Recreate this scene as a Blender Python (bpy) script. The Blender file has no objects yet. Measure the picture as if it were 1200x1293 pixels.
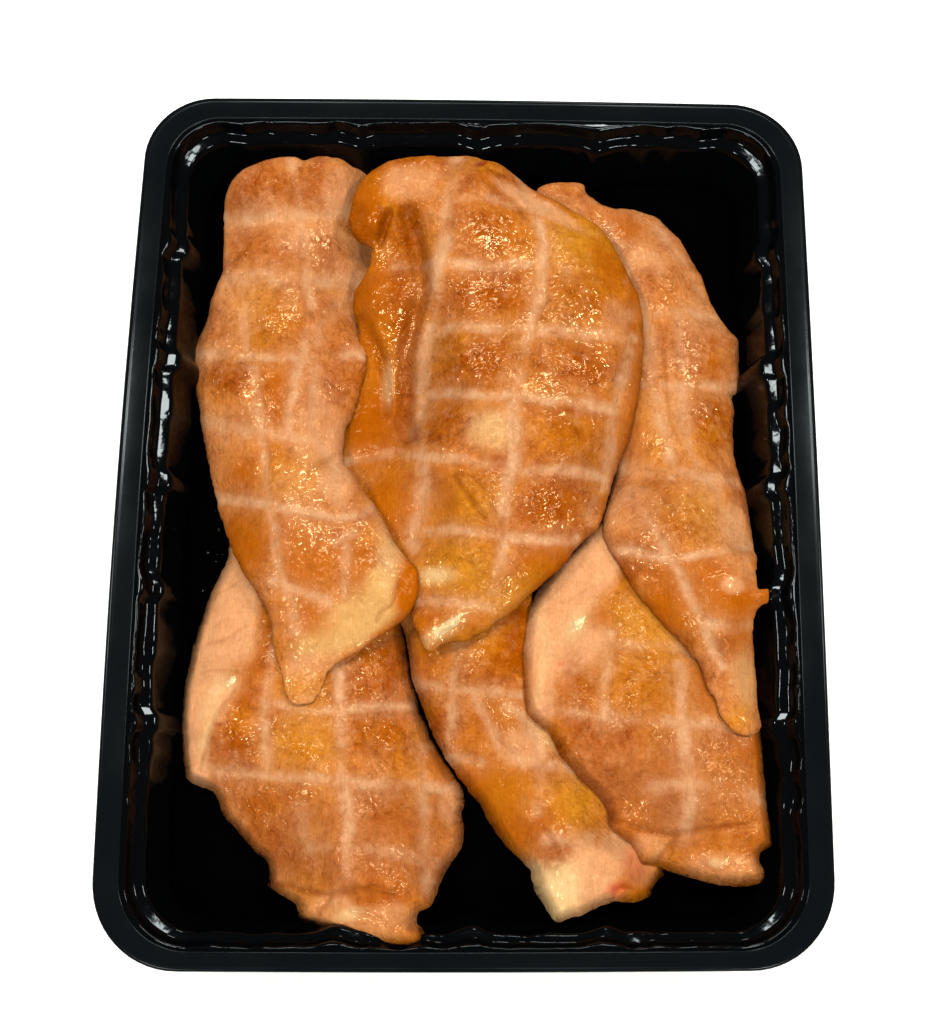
import bpy, bmesh, math, random
import numpy as np
from mathutils import Matrix, Vector
from mathutils.kdtree import KDTree
from mathutils.geometry import delaunay_2d_cdt

sc = bpy.context.scene
col = sc.collection
MM = .001

# ---------- camera ----------
cam_data = bpy.data.cameras.new('camera')
cam = bpy.data.objects.new('camera', cam_data); col.objects.link(cam)
cam_data.sensor_fit = 'HORIZONTAL'; cam_data.sensor_width = 36.0
cam_data.lens = 36.0 * 1800 / 1200
cam_data.clip_start = .02; cam_data.clip_end = 50
R = Matrix(((0.9998753767, -0.0118024238, -0.0104849334), (0.0091830469, 0.9750406441, -0.2218364576), (0.0128414441, 0.2217125280, 0.9750275136)))
cam.matrix_world = Matrix.Translation((-.00235146, -.08783263, .41601072)) @ R.to_4x4()
sc.camera = cam

# ---------- light: a dim studio and a ring of small softboxes above the table ----------
world = bpy.data.worlds.new('World'); sc.world = world; world.use_nodes = True
bg = world.node_tree.nodes['Background']
bg.inputs['Color'].default_value = (.80, .90, 1.0, 1); bg.inputs['Strength'].default_value = .11
LAMPS = [  # x, y, z (m), disc diameter (m), watts
    (-.14, .27, .90, .12, 3.0), (.01, .25, .92, .12, 2.6), (.15, .28, .90, .12, 3.0),
    (.52, .10, .80, .12, 4.6), (-.52, .10, .80, .12, 4.6), (-.30, -.46, .78, .12, 5.2), (.30, -.46, .78, .12, 5.2), (.10, .86, .66, .12, 2.6)]
for lx, ly, lz, size, w in LAMPS:
    ld = bpy.data.lights.new('softbox_lamp', 'AREA'); ld.shape = 'DISK'; ld.size = size; ld.energy = w
    ld.color = (1.0, .965, .89)
    lo = bpy.data.objects.new('softbox_lamp', ld); col.objects.link(lo)
    p = Vector((lx, ly, lz)); lo.location = p; lo.rotation_euler = (-p).to_track_quat('-Z', 'Y').to_euler()
sc.view_settings.view_transform = 'Standard'; sc.view_settings.look = 'None'
sc.view_settings.exposure = 0; sc.view_settings.gamma = 1
try: sc.cycles.use_denoising = True
except Exception: pass

# ---------- numpy helpers ----------
def _hash(ix, iy, seed):
    h = (ix.astype(np.int64) * 374761393 + iy.astype(np.int64) * 668265263 + seed * 974634777) & 0x7fffffff
    h = ((h ^ (h >> 13)) * 1274126177) & 0x7fffffff
    return ((h ^ (h >> 16)) & 0xffff) / 65535.0 * 2 - 1

def vnoise(x, y, seed=0):
    """smooth value noise in [-1, 1]"""
    x0 = np.floor(x); y0 = np.floor(y); fx = x - x0; fy = y - y0
    fx = fx * fx * fx * (fx * (fx * 6 - 15) + 10); fy = fy * fy * fy * (fy * (fy * 6 - 15) + 10)
    a = _hash(x0, y0, seed); b = _hash(x0 + 1, y0, seed); c = _hash(x0, y0 + 1, seed); d = _hash(x0 + 1, y0 + 1, seed)
    return (a * (1 - fx) + b * fx) * (1 - fy) + (c * (1 - fx) + d * fx) * fy

def fbm(x, y, scale, octaves=3, seed=0, gain=.5):
    """scale = wavelength in mm"""
    s = 0; amp = 1; tot = 0
    for k in range(octaves):
        c, sn = math.cos(k * 1.1 + seed), math.sin(k * 1.1 + seed)
        s = s + amp * vnoise((x * c - y * sn) / scale + 17.3 * k, (x * sn + y * c) / scale - 9.1 * k, seed * 31 + k)
        tot += amp; amp *= gain; scale *= .5
    return s / tot

def catmull(P, step, closed=True):
    P = np.asarray(P, float); n = len(P); out = []
    rng = range(n) if closed else range(n - 1)
    for i in rng:
        if closed:
            p0, p1, p2, p3 = P[i - 1], P[i], P[(i + 1) % n], P[(i + 2) % n]
        else:
            p0, p1, p2, p3 = P[max(i - 1, 0)], P[i], P[i + 1], P[min(i + 2, n - 1)]
        L = np.linalg.norm(p2[:2] - p1[:2]); m = max(1, int(round(L / step)))
        t = (np.arange(m) / m)[:, None]
        out.append(.5 * ((2 * p1) + (-p0 + p2) * t + (2 * p0 - 5 * p1 + 4 * p2 - p3) * t ** 2 + (-p0 + 3 * p1 - 3 * p2 + p3) * t ** 3))
    if not closed: out.append(P[-1:])
    return np.concatenate(out)

def seg_dist(p, A, B, chunk=4000):
    """distance of points p to the nearest of segments A-B"""
    out = np.empty(len(p)); AB = B - A; L2 = (AB ** 2).sum(1) + 1e-12
    for i in range(0, len(p), chunk):
        q = p[i:i + chunk, None, :] - A[None]
        t = np.clip((q * AB[None]).sum(2) / L2, 0, 1)
        out[i:i + chunk] = np.sqrt(((q - t[..., None] * AB[None]) ** 2).sum(2).min(1))
    return out

def inside(p, O):
    x, y = p[:, 0], p[:, 1]; r = np.zeros(len(p), bool); n = len(O)
    for i in range(n):
        x1, y1 = O[i]; x2, y2 = O[(i + 1) % n]
        if y1 == y2: continue
        c = (y1 > y) != (y2 > y)
        r ^= c & (x < (x2 - x1) * (y - y1) / (y2 - y1) + x1)
    return r

def idw(p, C, sigma=16.):
    """smooth blend of control values C = [(x, y, v), ...]"""
    C = np.asarray(C, float)
    d2 = ((p[:, None, :] - C[None, :, :2]) ** 2).sum(2)
    w = 1 / (d2 + sigma * sigma * .15) ** 1.6
    return (w * C[None, :, 2]).sum(1) / w.sum(1)

def gauss(g, s):
    n = int(3 * s + 1); k = np.exp(-np.arange(-n, n + 1) ** 2 / (2 * s * s)); k /= k.sum()
    g = np.pad(g, n, mode='edge')
    g = np.apply_along_axis(lambda v: np.convolve(v, k, 'valid'), 0, g)
    return np.apply_along_axis(lambda v: np.convolve(v, k, 'valid'), 1, g)

GX0, GY0, GNX, GNY = -110, -135, 221, 271       # 1 mm raster over the tray
_gx, _gy = np.meshgrid(np.arange(GNX) + GX0, np.arange(GNY) + GY0)
GP = np.stack([_gx.ravel(), _gy.ravel()], 1).astype(float)

def sample(g, p):
    x = np.clip(p[:, 0] - GX0, 0, GNX - 1.001); y = np.clip(p[:, 1] - GY0, 0, GNY - 1.001)
    i = x.astype(int); j = y.astype(int); fx = x - i; fy = y - j
    return (g[j, i] * (1 - fx) + g[j, i + 1] * fx) * (1 - fy) + (g[j + 1, i] * (1 - fx) + g[j + 1, i + 1] * fx) * fy

def edge_prof(d, k):
    d = np.clip(d, 0, None)
    return .30 * np.sqrt(1 - np.exp(-d / (.20 * k))) + .70 * (1 - np.exp(-(d / (1.9 * k)) ** 1.15))

def base_level(S, tops):
    """raster of the level at which a fillet's rim lies; fillets it rests on lift it"""
    e = idw(GP, S['level']).reshape(GNY, GNX)
    for name, poly in S['over']:
        t = tops[name]
        if poly is not None:
            t = np.where(inside(GP, np.asarray(poly, float)).reshape(GNY, GNX), t, -9)
        e = np.maximum(e, t + 1.2)
    return gauss(e, 2.2)

def top_raster(S, tops):
    e = base_level(S, tops); O = catmull(S['outline'], 1.5)
    ins = inside(GP, O); d = np.where(ins, seg_dist(GP, O, np.roll(O, -1, 0)), 0)
    T = .80 * idw(GP, S['thick']) * edge_prof(d, S['k'])
    t = e + T.reshape(GNY, GNX)
    tops[S['name']] = np.where(ins.reshape(GNY, GNX), t, -9)
    return e, t

FILLETS = {
 'D': {
  'name': 'D',
  'k': 5.0,
  'seed': 15,
  'gloss': 0.42,
  'pale': 0.06,
  'amber': 0.1,
  'level': [[-68.3,-7.5,14.8],[-78.0,-37.2,14.8],[-78.7,-65.9,14.8],[-66.9,-83.0,14.8],[-53.1,-99.7,14.8],[-0.6,-78.1,14.8],[-10.7,-58.6,14.0],[-17.8,-38.7,14.0],[-25.1,-13.8,14.0],[-30.1,-113.0,30.0],[-14.4,-114.7,38.0],[-11.7,-106.9,30.0],[-43.3,-107.5,24.0],[-77.2,-55.4,20.0],[-5.7,-97.1,20.0]],
  'thick': [[-63.0,-15.5,8],[-69.7,-39.9,12],[-68.3,-63.0,13],[-54.1,-50.6,15],[-53.1,-73.1,15],[-33.1,-52.5,16],[-32.4,-73.0,17],[-18.6,-56.3,14],[-32.0,-92.9,15],[-13.8,-88.8,14],[-44.5,-97.0,11],[-30.0,-106.9,9],[-15.7,-108.8,8],[-5.9,-76.5,10]],
  'over': [],
  'outline': [[-67.72,-6.33],[-68.63,-10.72],[-70.01,-14.65],[-71.81,-18.81],[-73.37,-23.16],[-75.12,-28.38],[-76.42,-33.55],[-77.48,-38.49],[-77.92,-43.5],[-78.3,-49.24],[-78.3,-54.75],[-78.49,-59.63],[-78.34,-65.33],[-77.72,-69.83],[-76.89,-73.05],[-74.18,-74.95],[-70.66,-76.19],[-68.2,-78.09],[-66.72,-82.33],[-64.86,-84.64],[-62.8,-86.53],[-60.49,-88.83],[-58.19,-91.33],[-55.94,-93.4],[-53.72,-95.06],[-52.97,-97.55],[-52.99,-101.07],[-51.07,-102.67],[-48.63,-104.01],[-44.83,-106.08],[-44.06,-108.07],[-43.09,-110.05],[-38.72,-111.11],[-35.39,-112.16],[-32.16,-113.04],[-25.85,-114.46],[-20.15,-115.37],[-14.82,-115.21],[-12.21,-114.83],[-11.03,-113.89],[-10.26,-112.58],[-10.91,-111.06],[-11.96,-110.11],[-12.42,-108.58],[-11.66,-107.04],[-10.03,-106.47],[-8.63,-105.32],[-7.65,-103.38],[-6.67,-101.03],[-5.05,-97.61],[-2.98,-94.11],[-0.88,-90.78],[-0.27,-87.64],[-0.51,-84.48],[-0.97,-81.72],[-0.35,-78.94],[-0.6,-75.95],[-2.16,-72.75],[-5.5,-68.03],[-9.11,-62.39],[-12.55,-54.32],[-14.22,-47.72],[-15.91,-41.06],[-17.42,-32.11],[-19.18,-23.08],[-25.05,-12.83],[-36.54,-6.08],[-50.24,-1.73],[-61.53,-3.02]],
  'net': [(1.3,0.8,[[-52.93,-34.61],[-53.63,-47.26],[-54.52,-55.84],[-53.43,-69.89]]),(1.4,1,[[-35.37,-39.25],[-34.93,-44.75],[-34.03,-57.08],[-32.66,-72.57],[-30.71,-84.89],[-30.79,-101.55]]),(1.4,0.8,[[-12.06,-64.41],[-11.77,-76.26],[-10.65,-86.1],[-10.89,-94.88],[-9.31,-101.92]]),(1.1,0.9,[[-50.99,-53.26],[-44.07,-55.11],[-36.85,-55.0],[-23.0,-53.59],[-16.2,-52.97]]),(1.3,1,[[-70.22,-70.44],[-66.88,-71.07],[-54.25,-71.98],[-43.32,-72.82],[-32.59,-74.03],[-25.54,-74.53],[-15.19,-74.23],[-1.04,-75.75]]),(1.3,0.6,[[-40.66,-91.08],[-28.34,-90.92],[-18.08,-92.25],[-14.59,-93.45],[-7.79,-94.89]]),(1.6,0.5,[[-43.73,-80.87],[-42.52,-89.06]])],
  'crease': [(0.7,1.0,[[-53.1,-100.05],[-47.87,-101.06],[-42.51,-102.28],[-36.52,-103.09],[-31.62,-102.37],[-24.54,-101.24],[-17.82,-102.41]]),(0.6,1.0,[[-34.81,-102.65],[-36.05,-105.49],[-38.19,-108.8]]),(0.5,0.5,[[-30.04,-106.91],[-25.86,-107.2],[-21.69,-108.68],[-19.58,-110.58],[-16.54,-110.16],[-14.02,-108.31]]),(0.5,0.4,[[-72.22,-36.09],[-66.87,-35.0],[-61.43,-31.53]]),(0.4,0.4,[[-73.04,-44.65],[-67.31,-43.73],[-60.33,-45.48]]),(0.5,0.5,[[-63.14,-49.39],[-67.42,-55.81],[-70.23,-63.13],[-72.51,-71.48]]),(0.4,0.3,[[-76.5,-24.04],[-70.44,-21.86],[-64.87,-18.57]]),(0.4,0.4,[[-5.33,-78.23],[-3.36,-81.36],[-2.67,-84.53]]),(0.5,0.4,[[-51.72,-42.88],[-50.84,-47.24],[-49.09,-52.6]])],
  'blob': [[-69.32,-33.54,9.9,24.75,-8,'flesh',1.6],[-74.19,-59.91,4.5,18.0,5,'flesh',1.4],[-64.23,-47.17,2.25,1.12,55,'white',1.3],[-70.23,-61.04,1.12,5.85,-22,'cream',0.6],[-68.78,-51.51,1.8,6.75,-25,'cream',0.5],[-73.39,-23.99,1.8,9.0,-20,'red',0.12],[-66.9,-58.77,0.9,0.59,10,'red',0.6],[-77.78,-58.67,0.68,3.15,0,'red',0.4],[-60.36,-45.03,4.95,3.6,0,'orange',0.6],[-61.72,-64.23,5.85,5.85,0,'brown',0.8],[-43.9,-49.3,6.75,5.4,0,'yellow',0.8],[-43.3,-63.17,9.9,6.75,0,'yellow',0.9],[-23.84,-46.41,9.0,7.65,0,'brown',0.7],[-23.39,-61.63,9.0,7.65,0,'brown',0.7],[-6.2,-65.26,3.6,6.75,-20,'orange',0.8],[-45.9,-82.93,15.75,9.0,-20,'brown',0.8],[-22.53,-82.76,9.9,8.1,0,'brown',0.8],[-41.2,-95.16,9.9,5.4,-20,'brown',0.7],[-19.98,-96.85,11.25,5.85,0,'brown',0.7],[-30.52,-88.94,27.0,13.5,0,'dull',0.5],[-21.66,-109.66,11.25,4.05,0,'flesh',0.6],[-34.29,-107.04,5.85,4.05,0,'flesh',0.6],[-30.02,-107.9,3.15,1.35,20,'cream',0.8],[-14.45,-112.44,4.95,1.8,0,'orange',0.4],[-25.83,-108.79,4.5,1.8,0,'bump',0.8],[-16.51,-110.91,3.6,2.25,0,'bump',0.9],[-43.11,-105.35,6.75,2.7,-30,'bump',0.6],[-4.44,-80.33,2.7,4.5,0,'flesh',0.6],[-25.2,-68.17,5.4,3.15,0,'bump',0.4]],
 },
 'E': {
  'name': 'E',
  'k': 5.0,
  'seed': 19,
  'gloss': 0.6,
  'pale': 0.0,
  'amber': 0.15,
  'level': [[-15.6,-32.2,16.2],[-13.0,-50.0,16.2],[-4.0,-69.5,15.5],[7.1,-84.4,14.8],[52.7,-98.8,14.8],[42.2,-77.6,14.0],[29.2,-53.8,14.0],[24.8,-31.5,14.0],[2.2,-22.8,14.8],[25.8,-108.5,32.0],[40.3,-103.5,28.0],[21.7,-100.7,26.0]],
  'thick': [[-10.7,-35.0,13],[2.1,-41.6,16],[-1.9,-62.2,13],[10.5,-56.1,16],[19.1,-66.1,12],[14.8,-80.5,14],[27.5,-82.3,10],[23.2,-100.5,11],[39.9,-98.4,9],[23.2,-92.5,12]],
  'over': [('D',None)],
  'outline': [[-18.97,-25.94],[-17.29,-32.59],[-16.06,-39.24],[-15.49,-44.82],[-13.89,-48.71],[-12.3,-52.38],[-10.69,-56.72],[-9.1,-60.39],[-7.3,-63.83],[-5.51,-66.83],[-2.39,-71.75],[1.14,-75.96],[4.23,-79.54],[6.44,-83.77],[9.9,-88.6],[13.42,-92.72],[15.85,-94.92],[17.46,-96.92],[17.85,-99.13],[18.64,-102.14],[20.05,-104.1],[21.03,-105.86],[22.41,-107.99],[24.02,-109.13],[25.86,-109.11],[27.94,-108.5],[30.26,-107.92],[33.26,-106.75],[36.06,-105.56],[38.19,-104.76],[40.33,-104.36],[44.11,-104.41],[47.22,-104.11],[49.47,-103.37],[50.76,-102.18],[51.82,-99.94],[54.79,-97.01],[54.17,-93.46],[50.29,-88.23],[44.17,-79.79],[37.72,-69.11],[32.33,-60.45],[27.32,-49.49],[24.68,-38.39],[22.47,-27.15],[17.95,-18.16],[2.13,-16.11],[-11.35,-18.66]],
  'net': [(1.3,0.8,[[-2.6,-36.68],[-3.62,-42.15],[-3.49,-52.79],[-4.64,-66.05]]),(1.1,0.7,[[2.33,-51.84],[6.26,-58.23],[10.21,-66.61]]),(1.3,0.9,[[10.96,-52.86],[18.21,-59.01],[20.3,-70.32],[18.95,-81.68]]),(1.2,0.8,[[-15.85,-46.53],[-6.38,-48.05],[2.3,-49.3],[15.35,-49.84]]),(1.2,0.9,[[-6.8,-66.94],[-0.72,-67.16],[4.03,-68.27]]),(1.5,0.9,[[12.13,-65.55],[17.52,-68.02],[24.04,-68.96],[30.7,-68.99]]),(1.4,0.9,[[21.53,-88.47],[30.51,-88.39],[43.2,-88.7]])],
  'crease': [(0.7,0.8,[[20.99,-85.39],[23.55,-89.47],[25.9,-93.49]]),(0.6,0.8,[[39.52,-101.47],[42.38,-100.08],[44.69,-100.93]]),(0.4,0.4,[[7.79,-61.39],[13.2,-65.54],[16.45,-64.41]]),(0.5,0.4,[[45.14,-92.4],[44.13,-96.46],[45.94,-99.54]])],
  'blob': [[30.56,-98.45,9.9,9.9,0,'flesh',1.6],[21.38,-102.0,6.75,7.65,-20,'cream',1.6],[40.44,-93.41,5.85,3.6,0,'flesh',1.0],[21.38,-101.6,3.6,4.95,0,'bump',0.8],[23.51,-91.09,3.6,4.95,-40,'brown',1.0],[40.6,-100.87,2.93,1.35,15,'blood',0.75],[47.75,-98.16,4.95,4.5,0,'orange',0.8],[45.65,-94.85,2.7,4.05,0,'blood',0.5],[47.79,-96.52,4.5,4.05,20,'flesh',0.4],[-6.27,-56.94,4.95,7.65,0,'brown',0.9],[5.49,-44.37,7.65,5.85,0,'brown',0.7],[-9.79,-39.68,4.95,5.4,0,'orange',0.6],[8.83,-59.29,5.4,4.5,0,'orange',0.5],[9.05,-76.03,8.1,9.0,20,'orange',1.1],[12.22,-76.04,6.75,6.75,0,'yellow',0.5],[31.58,-77.94,7.65,8.1,0,'yellow',1.1],[16.45,-64.41,5.85,4.5,-30,'flesh',0.7],[21.99,-59.93,5.85,3.6,-40,'cream',0.5],[17.48,-86.45,4.95,5.4,0,'orange',0.7]],
 },
 'F': {
  'name': 'F',
  'k': 5.0,
  'seed': 23,
  'gloss': 0.38,
  'pale': 0.1,
  'amber': 0.1,
  'level': [[35.6,-1.9,21.5],[20.0,-18.7,18.5],[16.3,-36.5,17.0],[17.4,-54.2,17.8],[28.6,-69.4,20.0],[39.3,-82.0,20.0],[47.9,-93.5,18.5],[78.5,-42.2,14.0],[58.7,-15.4,15.5],[76.4,-98.6,26.0],[62.0,-98.0,24.0],[80.6,-87.9,30.0],[80.6,-75.5,28.0],[79.5,-58.7,28.0]],
  'thick': [[32.2,-12.3,7],[23.2,-26.2,11],[20.9,-47.7,13],[35.3,-45.8,16],[48.3,-34.9,14],[39.2,-68.3,16],[55.7,-56.0,17],[55.4,-76.2,16],[70.5,-71.9,13],[47.6,-84.2,12],[58.2,-92.1,9],[72.6,-94.0,9],[73.3,-55.4,12]],
  'over': [('E',None)],
  'outline': [[36.68,0.23],[32.17,-5.51],[25.56,-12.05],[21.1,-17.68],[18.31,-23.68],[16.9,-28.44],[15.97,-34.6],[15.5,-41.95],[15.7,-48.5],[16.12,-52.82],[17.0,-55.58],[20.31,-58.43],[22.52,-60.06],[24.03,-62.6],[26.14,-66.86],[28.5,-69.58],[31.1,-72.28],[33.29,-74.35],[35.47,-76.42],[37.63,-78.71],[38.84,-81.44],[38.84,-84.59],[40.03,-86.24],[42.98,-88.28],[45.09,-89.92],[46.27,-92.37],[47.09,-94.22],[49.64,-95.25],[52.34,-95.46],[55.2,-96.86],[58.19,-97.63],[61.86,-98.6],[65.35,-99.37],[68.59,-99.93],[72.04,-100.08],[74.71,-100.05],[77.21,-99.62],[78.87,-98.78],[79.7,-97.55],[79.48,-95.92],[78.21,-94.09],[77.96,-92.25],[78.74,-91.01],[80.17,-90.38],[81.2,-89.56],[81.28,-86.49],[81.05,-83.21],[80.65,-79.7],[80.45,-75.55],[80.4,-72.0],[80.08,-65.07],[79.69,-56.54],[79.24,-42.37],[69.39,-26.95],[58.55,-14.45],[46.94,-4.99],[41.21,1.48]],
  'net': [(1.3,0.9,[[39.41,-33.38],[38.07,-42.24],[36.88,-56.1]]),(1.5,1,[[57.81,-41.92],[57.92,-45.74],[57.61,-60.05],[58.79,-73.88],[58.62,-85.47]]),(1.4,0.9,[[23.79,-54.15],[32.32,-55.39],[37.92,-55.69],[51.49,-57.31],[65.73,-57.76],[73.3,-58.66]]),(1.4,0.7,[[50.3,-74.86],[62.3,-73.85],[73.49,-75.77],[79.37,-77.68]]),(1.3,0.8,[[36.77,-36.04],[45.39,-36.63],[54.17,-36.85],[63.13,-38.47]])],
  'crease': [(0.7,0.9,[[39.5,-82.92],[42.91,-84.15],[49.24,-86.16],[54.74,-86.94],[60.24,-86.07],[65.1,-85.22],[75.43,-84.32]]),(0.6,0.9,[[55.75,-87.13],[54.49,-90.24],[51.89,-93.37]]),(0.45,0.4,[[41.45,-20.72],[40.03,-27.74],[41.72,-35.59],[43.18,-37.34]]),(0.4,0.3,[[43.39,-21.86],[42.15,-28.87],[43.69,-35.12]]),(0.4,0.3,[[22.03,-22.0],[26.33,-24.02],[32.95,-20.64]]),(0.35,0.6,[[55.18,-53.07],[57.63,-54.76],[59.17,-57.72]]),(0.4,0.35,[[62.5,-93.82],[66.61,-96.23],[69.91,-94.54]]),(0.35,0.3,[[19.53,-39.94],[18.61,-46.53],[19.87,-52.99]])],
  'blob': [[25.19,-30.72,11.25,13.5,0,'flesh',1.7],[33.11,-12.59,9.0,9.9,-30,'flesh',1.5],[30.55,-30.23,4.05,1.57,50,'white',1.3],[20.54,-48.68,3.6,9.0,5,'flesh',1.0],[20.35,-44.33,1.12,6.75,-5,'cream',0.6],[21.41,-33.08,1.8,6.75,10,'cream',0.4],[25.64,-41.74,0.9,0.59,10,'blood',0.45],[48.93,-30.93,9.0,6.75,-30,'yellow',1.1],[35.92,-28.81,3.15,3.15,0,'orange',0.7],[31.27,-46.48,5.4,5.85,0,'brown',0.7],[47.13,-46.55,9.9,7.65,0,'yellow',0.6],[47.08,-47.64,9.0,6.75,0,'brown',0.4],[66.88,-48.18,5.85,6.75,0,'orange',0.7],[28.12,-59.15,4.5,4.5,0,'brown',0.6],[42.67,-67.63,13.5,9.0,-20,'brown',0.85],[69.57,-65.5,9.0,8.1,0,'brown',0.8],[50.94,-77.94,9.0,5.85,0,'brown',0.6],[69.06,-80.93,8.1,4.5,0,'brown',0.6],[54.82,-75.91,27.0,13.5,0,'dull',0.6],[69.55,-95.16,9.9,3.6,-5,'flesh',0.6],[49.18,-90.28,4.5,3.15,-20,'flesh',0.6],[45.01,-86.2,4.5,3.15,-30,'red',0.1],[61.48,-93.22,6.75,2.7,0,'bump',0.6],[73.63,-96.13,4.95,2.25,0,'bump',0.9],[66.51,-94.18,1.8,1.12,0,'cream',0.8],[78.72,-67.29,1.35,13.5,0,'orange',0.8]],
 },
 'C': {
  'name': 'C',
  'k': 5.0,
  'seed': 11,
  'gloss': 0.8,
  'pale': 0.3,
  'amber': 0.0,
  'level': [[56.2,91.5,15.5],[67.8,76.3,15.5],[78.8,51.3,16.2],[76.9,29.3,16.2],[76.2,-58.8,28.2],[66.7,-48.3,29.0],[56.5,-33.0,27.5],[46.1,-17.4,26.0],[38.7,-3.7,24.5],[41.9,16.5,17.8],[39.1,44.1,14.0],[32.3,76.4,14.0],[62.2,39.0,15.5],[24.4,100.9,26.0],[38.6,94.5,24.0],[81.2,-23.6,36.0],[78.8,2.4,20.0],[79.3,-39.3,27.0]],
  'thick': [[23.9,95.6,6],[37.3,84.6,9],[50.1,70.5,14],[60.6,49.1,15],[43.6,55.4,10],[55.6,30.3,16],[61.6,8.0,16],[48.8,3.7,15],[54.5,-14.1,17],[69.7,-13.5,15],[65.2,-30.5,14],[71.8,-44.8,10],[74.5,-56.9,5],[44.5,-9.1,13],[81.5,-22.6,3]],
  'over': [('F',None),('D',None)],
  'outline': [[18.98,98.73],[20.61,100.19],[22.72,100.95],[25.54,101.53],[28.38,101.72],[31.49,101.79],[33.4,101.26],[34.35,98.86],[36.48,97.01],[38.6,95.36],[41.71,94.65],[45.18,95.14],[48.53,95.68],[52.11,95.88],[55.33,95.08],[60.09,90.96],[63.1,87.15],[64.71,84.14],[67.25,79.68],[69.28,75.17],[70.57,70.88],[72.07,66.56],[75.84,60.03],[79.22,55.85],[79.34,52.16],[79.14,46.02],[78.73,40.64],[77.02,37.95],[77.33,33.12],[76.71,28.29],[76.81,20.93],[77.43,14.81],[78.88,9.88],[79.78,4.47],[80.24,-0.21],[80.35,-7.84],[78.92,-16.88],[78.67,-21.1],[79.9,-21.56],[81.6,-21.78],[81.73,-23.52],[81.29,-25.23],[79.82,-26.06],[78.25,-27.87],[78.02,-31.81],[78.36,-36.26],[78.74,-41.59],[78.77,-52.45],[79.17,-58.28],[77.5,-60.3],[75.0,-61.07],[71.67,-60.34],[69.03,-58.06],[67.41,-54.85],[66.93,-51.55],[65.61,-49.17],[64.34,-45.9],[62.91,-41.29],[58.39,-35.42],[52.73,-29.51],[46.49,-21.45],[43.78,-16.69],[41.65,-13.08],[39.49,-9.29],[37.79,-5.64],[37.95,-0.42],[39.66,6.0],[41.63,12.57],[41.15,23.37],[38.88,38.73],[36.68,58.15],[32.14,78.24],[25.09,88.09],[20.19,94.5]],
  'net': [(1.6,0.8,[[40.72,86.76],[45.35,74.85],[50.26,62.59],[51.94,50.56]]),(1.5,0.9,[[51.3,50.69],[53.3,38.0],[54.12,29.87],[55.99,20.85],[57.04,11.11]]),(1.1,1,[[48.76,-1.97],[50.36,-4.8],[55.65,-14.11],[60.45,-24.83],[66.25,-37.42],[68.98,-42.67]]),(1.4,0.8,[[60.05,60.04],[60.77,49.87],[61.05,33.84],[61.44,21.71],[68.31,9.3],[71.55,2.63],[76.33,-6.16]]),(1.5,0.9,[[50.51,61.01],[56.59,61.15],[62.97,61.1],[74.62,62.5]]),(1.3,0.9,[[49.9,39.91],[60.53,38.46],[77.96,40.61]]),(2,0.7,[[42.62,15.64],[52.87,12.19],[63.76,11.28],[75.88,10.06]]),(1.1,1,[[40.65,-10.23],[45.54,-11.03],[55.67,-13.45],[69.55,-11.5],[80.16,-8.03]]),(1.2,1,[[64.6,-31.03],[70.31,-32.28],[78.26,-31.79]]),(1.6,0.6,[[55.49,89.26],[62.24,78.95],[68.04,69.43]]),(1.1,0.6,[[74.08,3.02],[75.81,-6.26],[76.72,-19.87]])],
  'crease': [(0.5,0.5,[[34.32,98.7],[30.15,95.47],[26.65,93.96]]),(0.4,0.5,[[65.47,50.65],[68.31,49.25],[71.54,50.91]]),(0.6,0.5,[[55.15,50.03],[56.8,30.51],[59.77,20.84]]),(0.4,0.4,[[24.28,96.9],[31.32,93.1],[38.35,90.16]]),(0.3,0.35,[[67.13,-50.72],[70.88,-55.08],[76.26,-58.72]])],
  'blob': [[26.62,96.97,5.85,2.7,-20,'brown',0.6],[45.55,88.59,7.65,3.6,-20,'orange',0.6],[52.26,77.06,5.4,4.05,0,'flesh',0.7],[54.48,72.11,4.5,4.5,0,'brown',0.3],[49.77,69.03,3.15,4.95,-20,'brown',0.8],[63.93,73.79,4.05,5.85,-30,'brown',0.5],[58.46,49.8,5.4,6.75,0,'brown',0.8],[71.59,52.14,5.4,5.4,0,'brown',0.6],[69.77,29.31,5.85,6.75,0,'brown',0.9],[53.32,25.78,5.85,11.25,10,'yellow',0.6],[46.81,22.87,4.05,5.85,0,'orange',0.6],[45.82,1.88,6.75,6.75,0,'flesh',0.5],[49.88,-0.83,6.75,4.5,0,'brown',0.5],[62.96,-0.76,9.0,7.65,0,'yellow',0.8],[58.29,-3.38,5.4,4.5,0,'brown',0.5],[77.81,13.76,2.25,5.85,-20,'brown',0.8],[73.7,-2.9,4.5,6.75,0,'flesh',0.6],[45.55,-13.84,4.95,8.1,-40,'brown',0.9],[55.79,-25.22,5.85,11.25,-45,'orange',1.1],[71.3,-25.61,6.75,6.75,0,'orange',1.1],[61.86,-17.08,6.75,2.7,0,'orange',0.7],[72.72,-42.15,5.4,9.0,0,'orange',1],[66.34,-42.18,2.7,9.0,-30,'brown',0.9],[74.93,-46.29,3.6,6.75,0,'cream',0.5],[73.61,-56.1,3.6,3.6,0,'yellow',0.8],[80.22,-23.54,1.8,1.8,0,'orange',1],[71.36,-21.35,3.15,2.25,0,'flesh',0.9],[60.8,1.43,4.95,3.6,0,'bump',0.7],[69.68,26.91,3.6,3.15,0,'bump',0.7],[71.38,-20.27,3.15,2.7,0,'bump',0.8]],
 },
 'B': {
  'name': 'B',
  'k': 6.0,
  'seed': 7,
  'gloss': 1,
  'pale': -0.08,
  'amber': 0.14,
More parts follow.
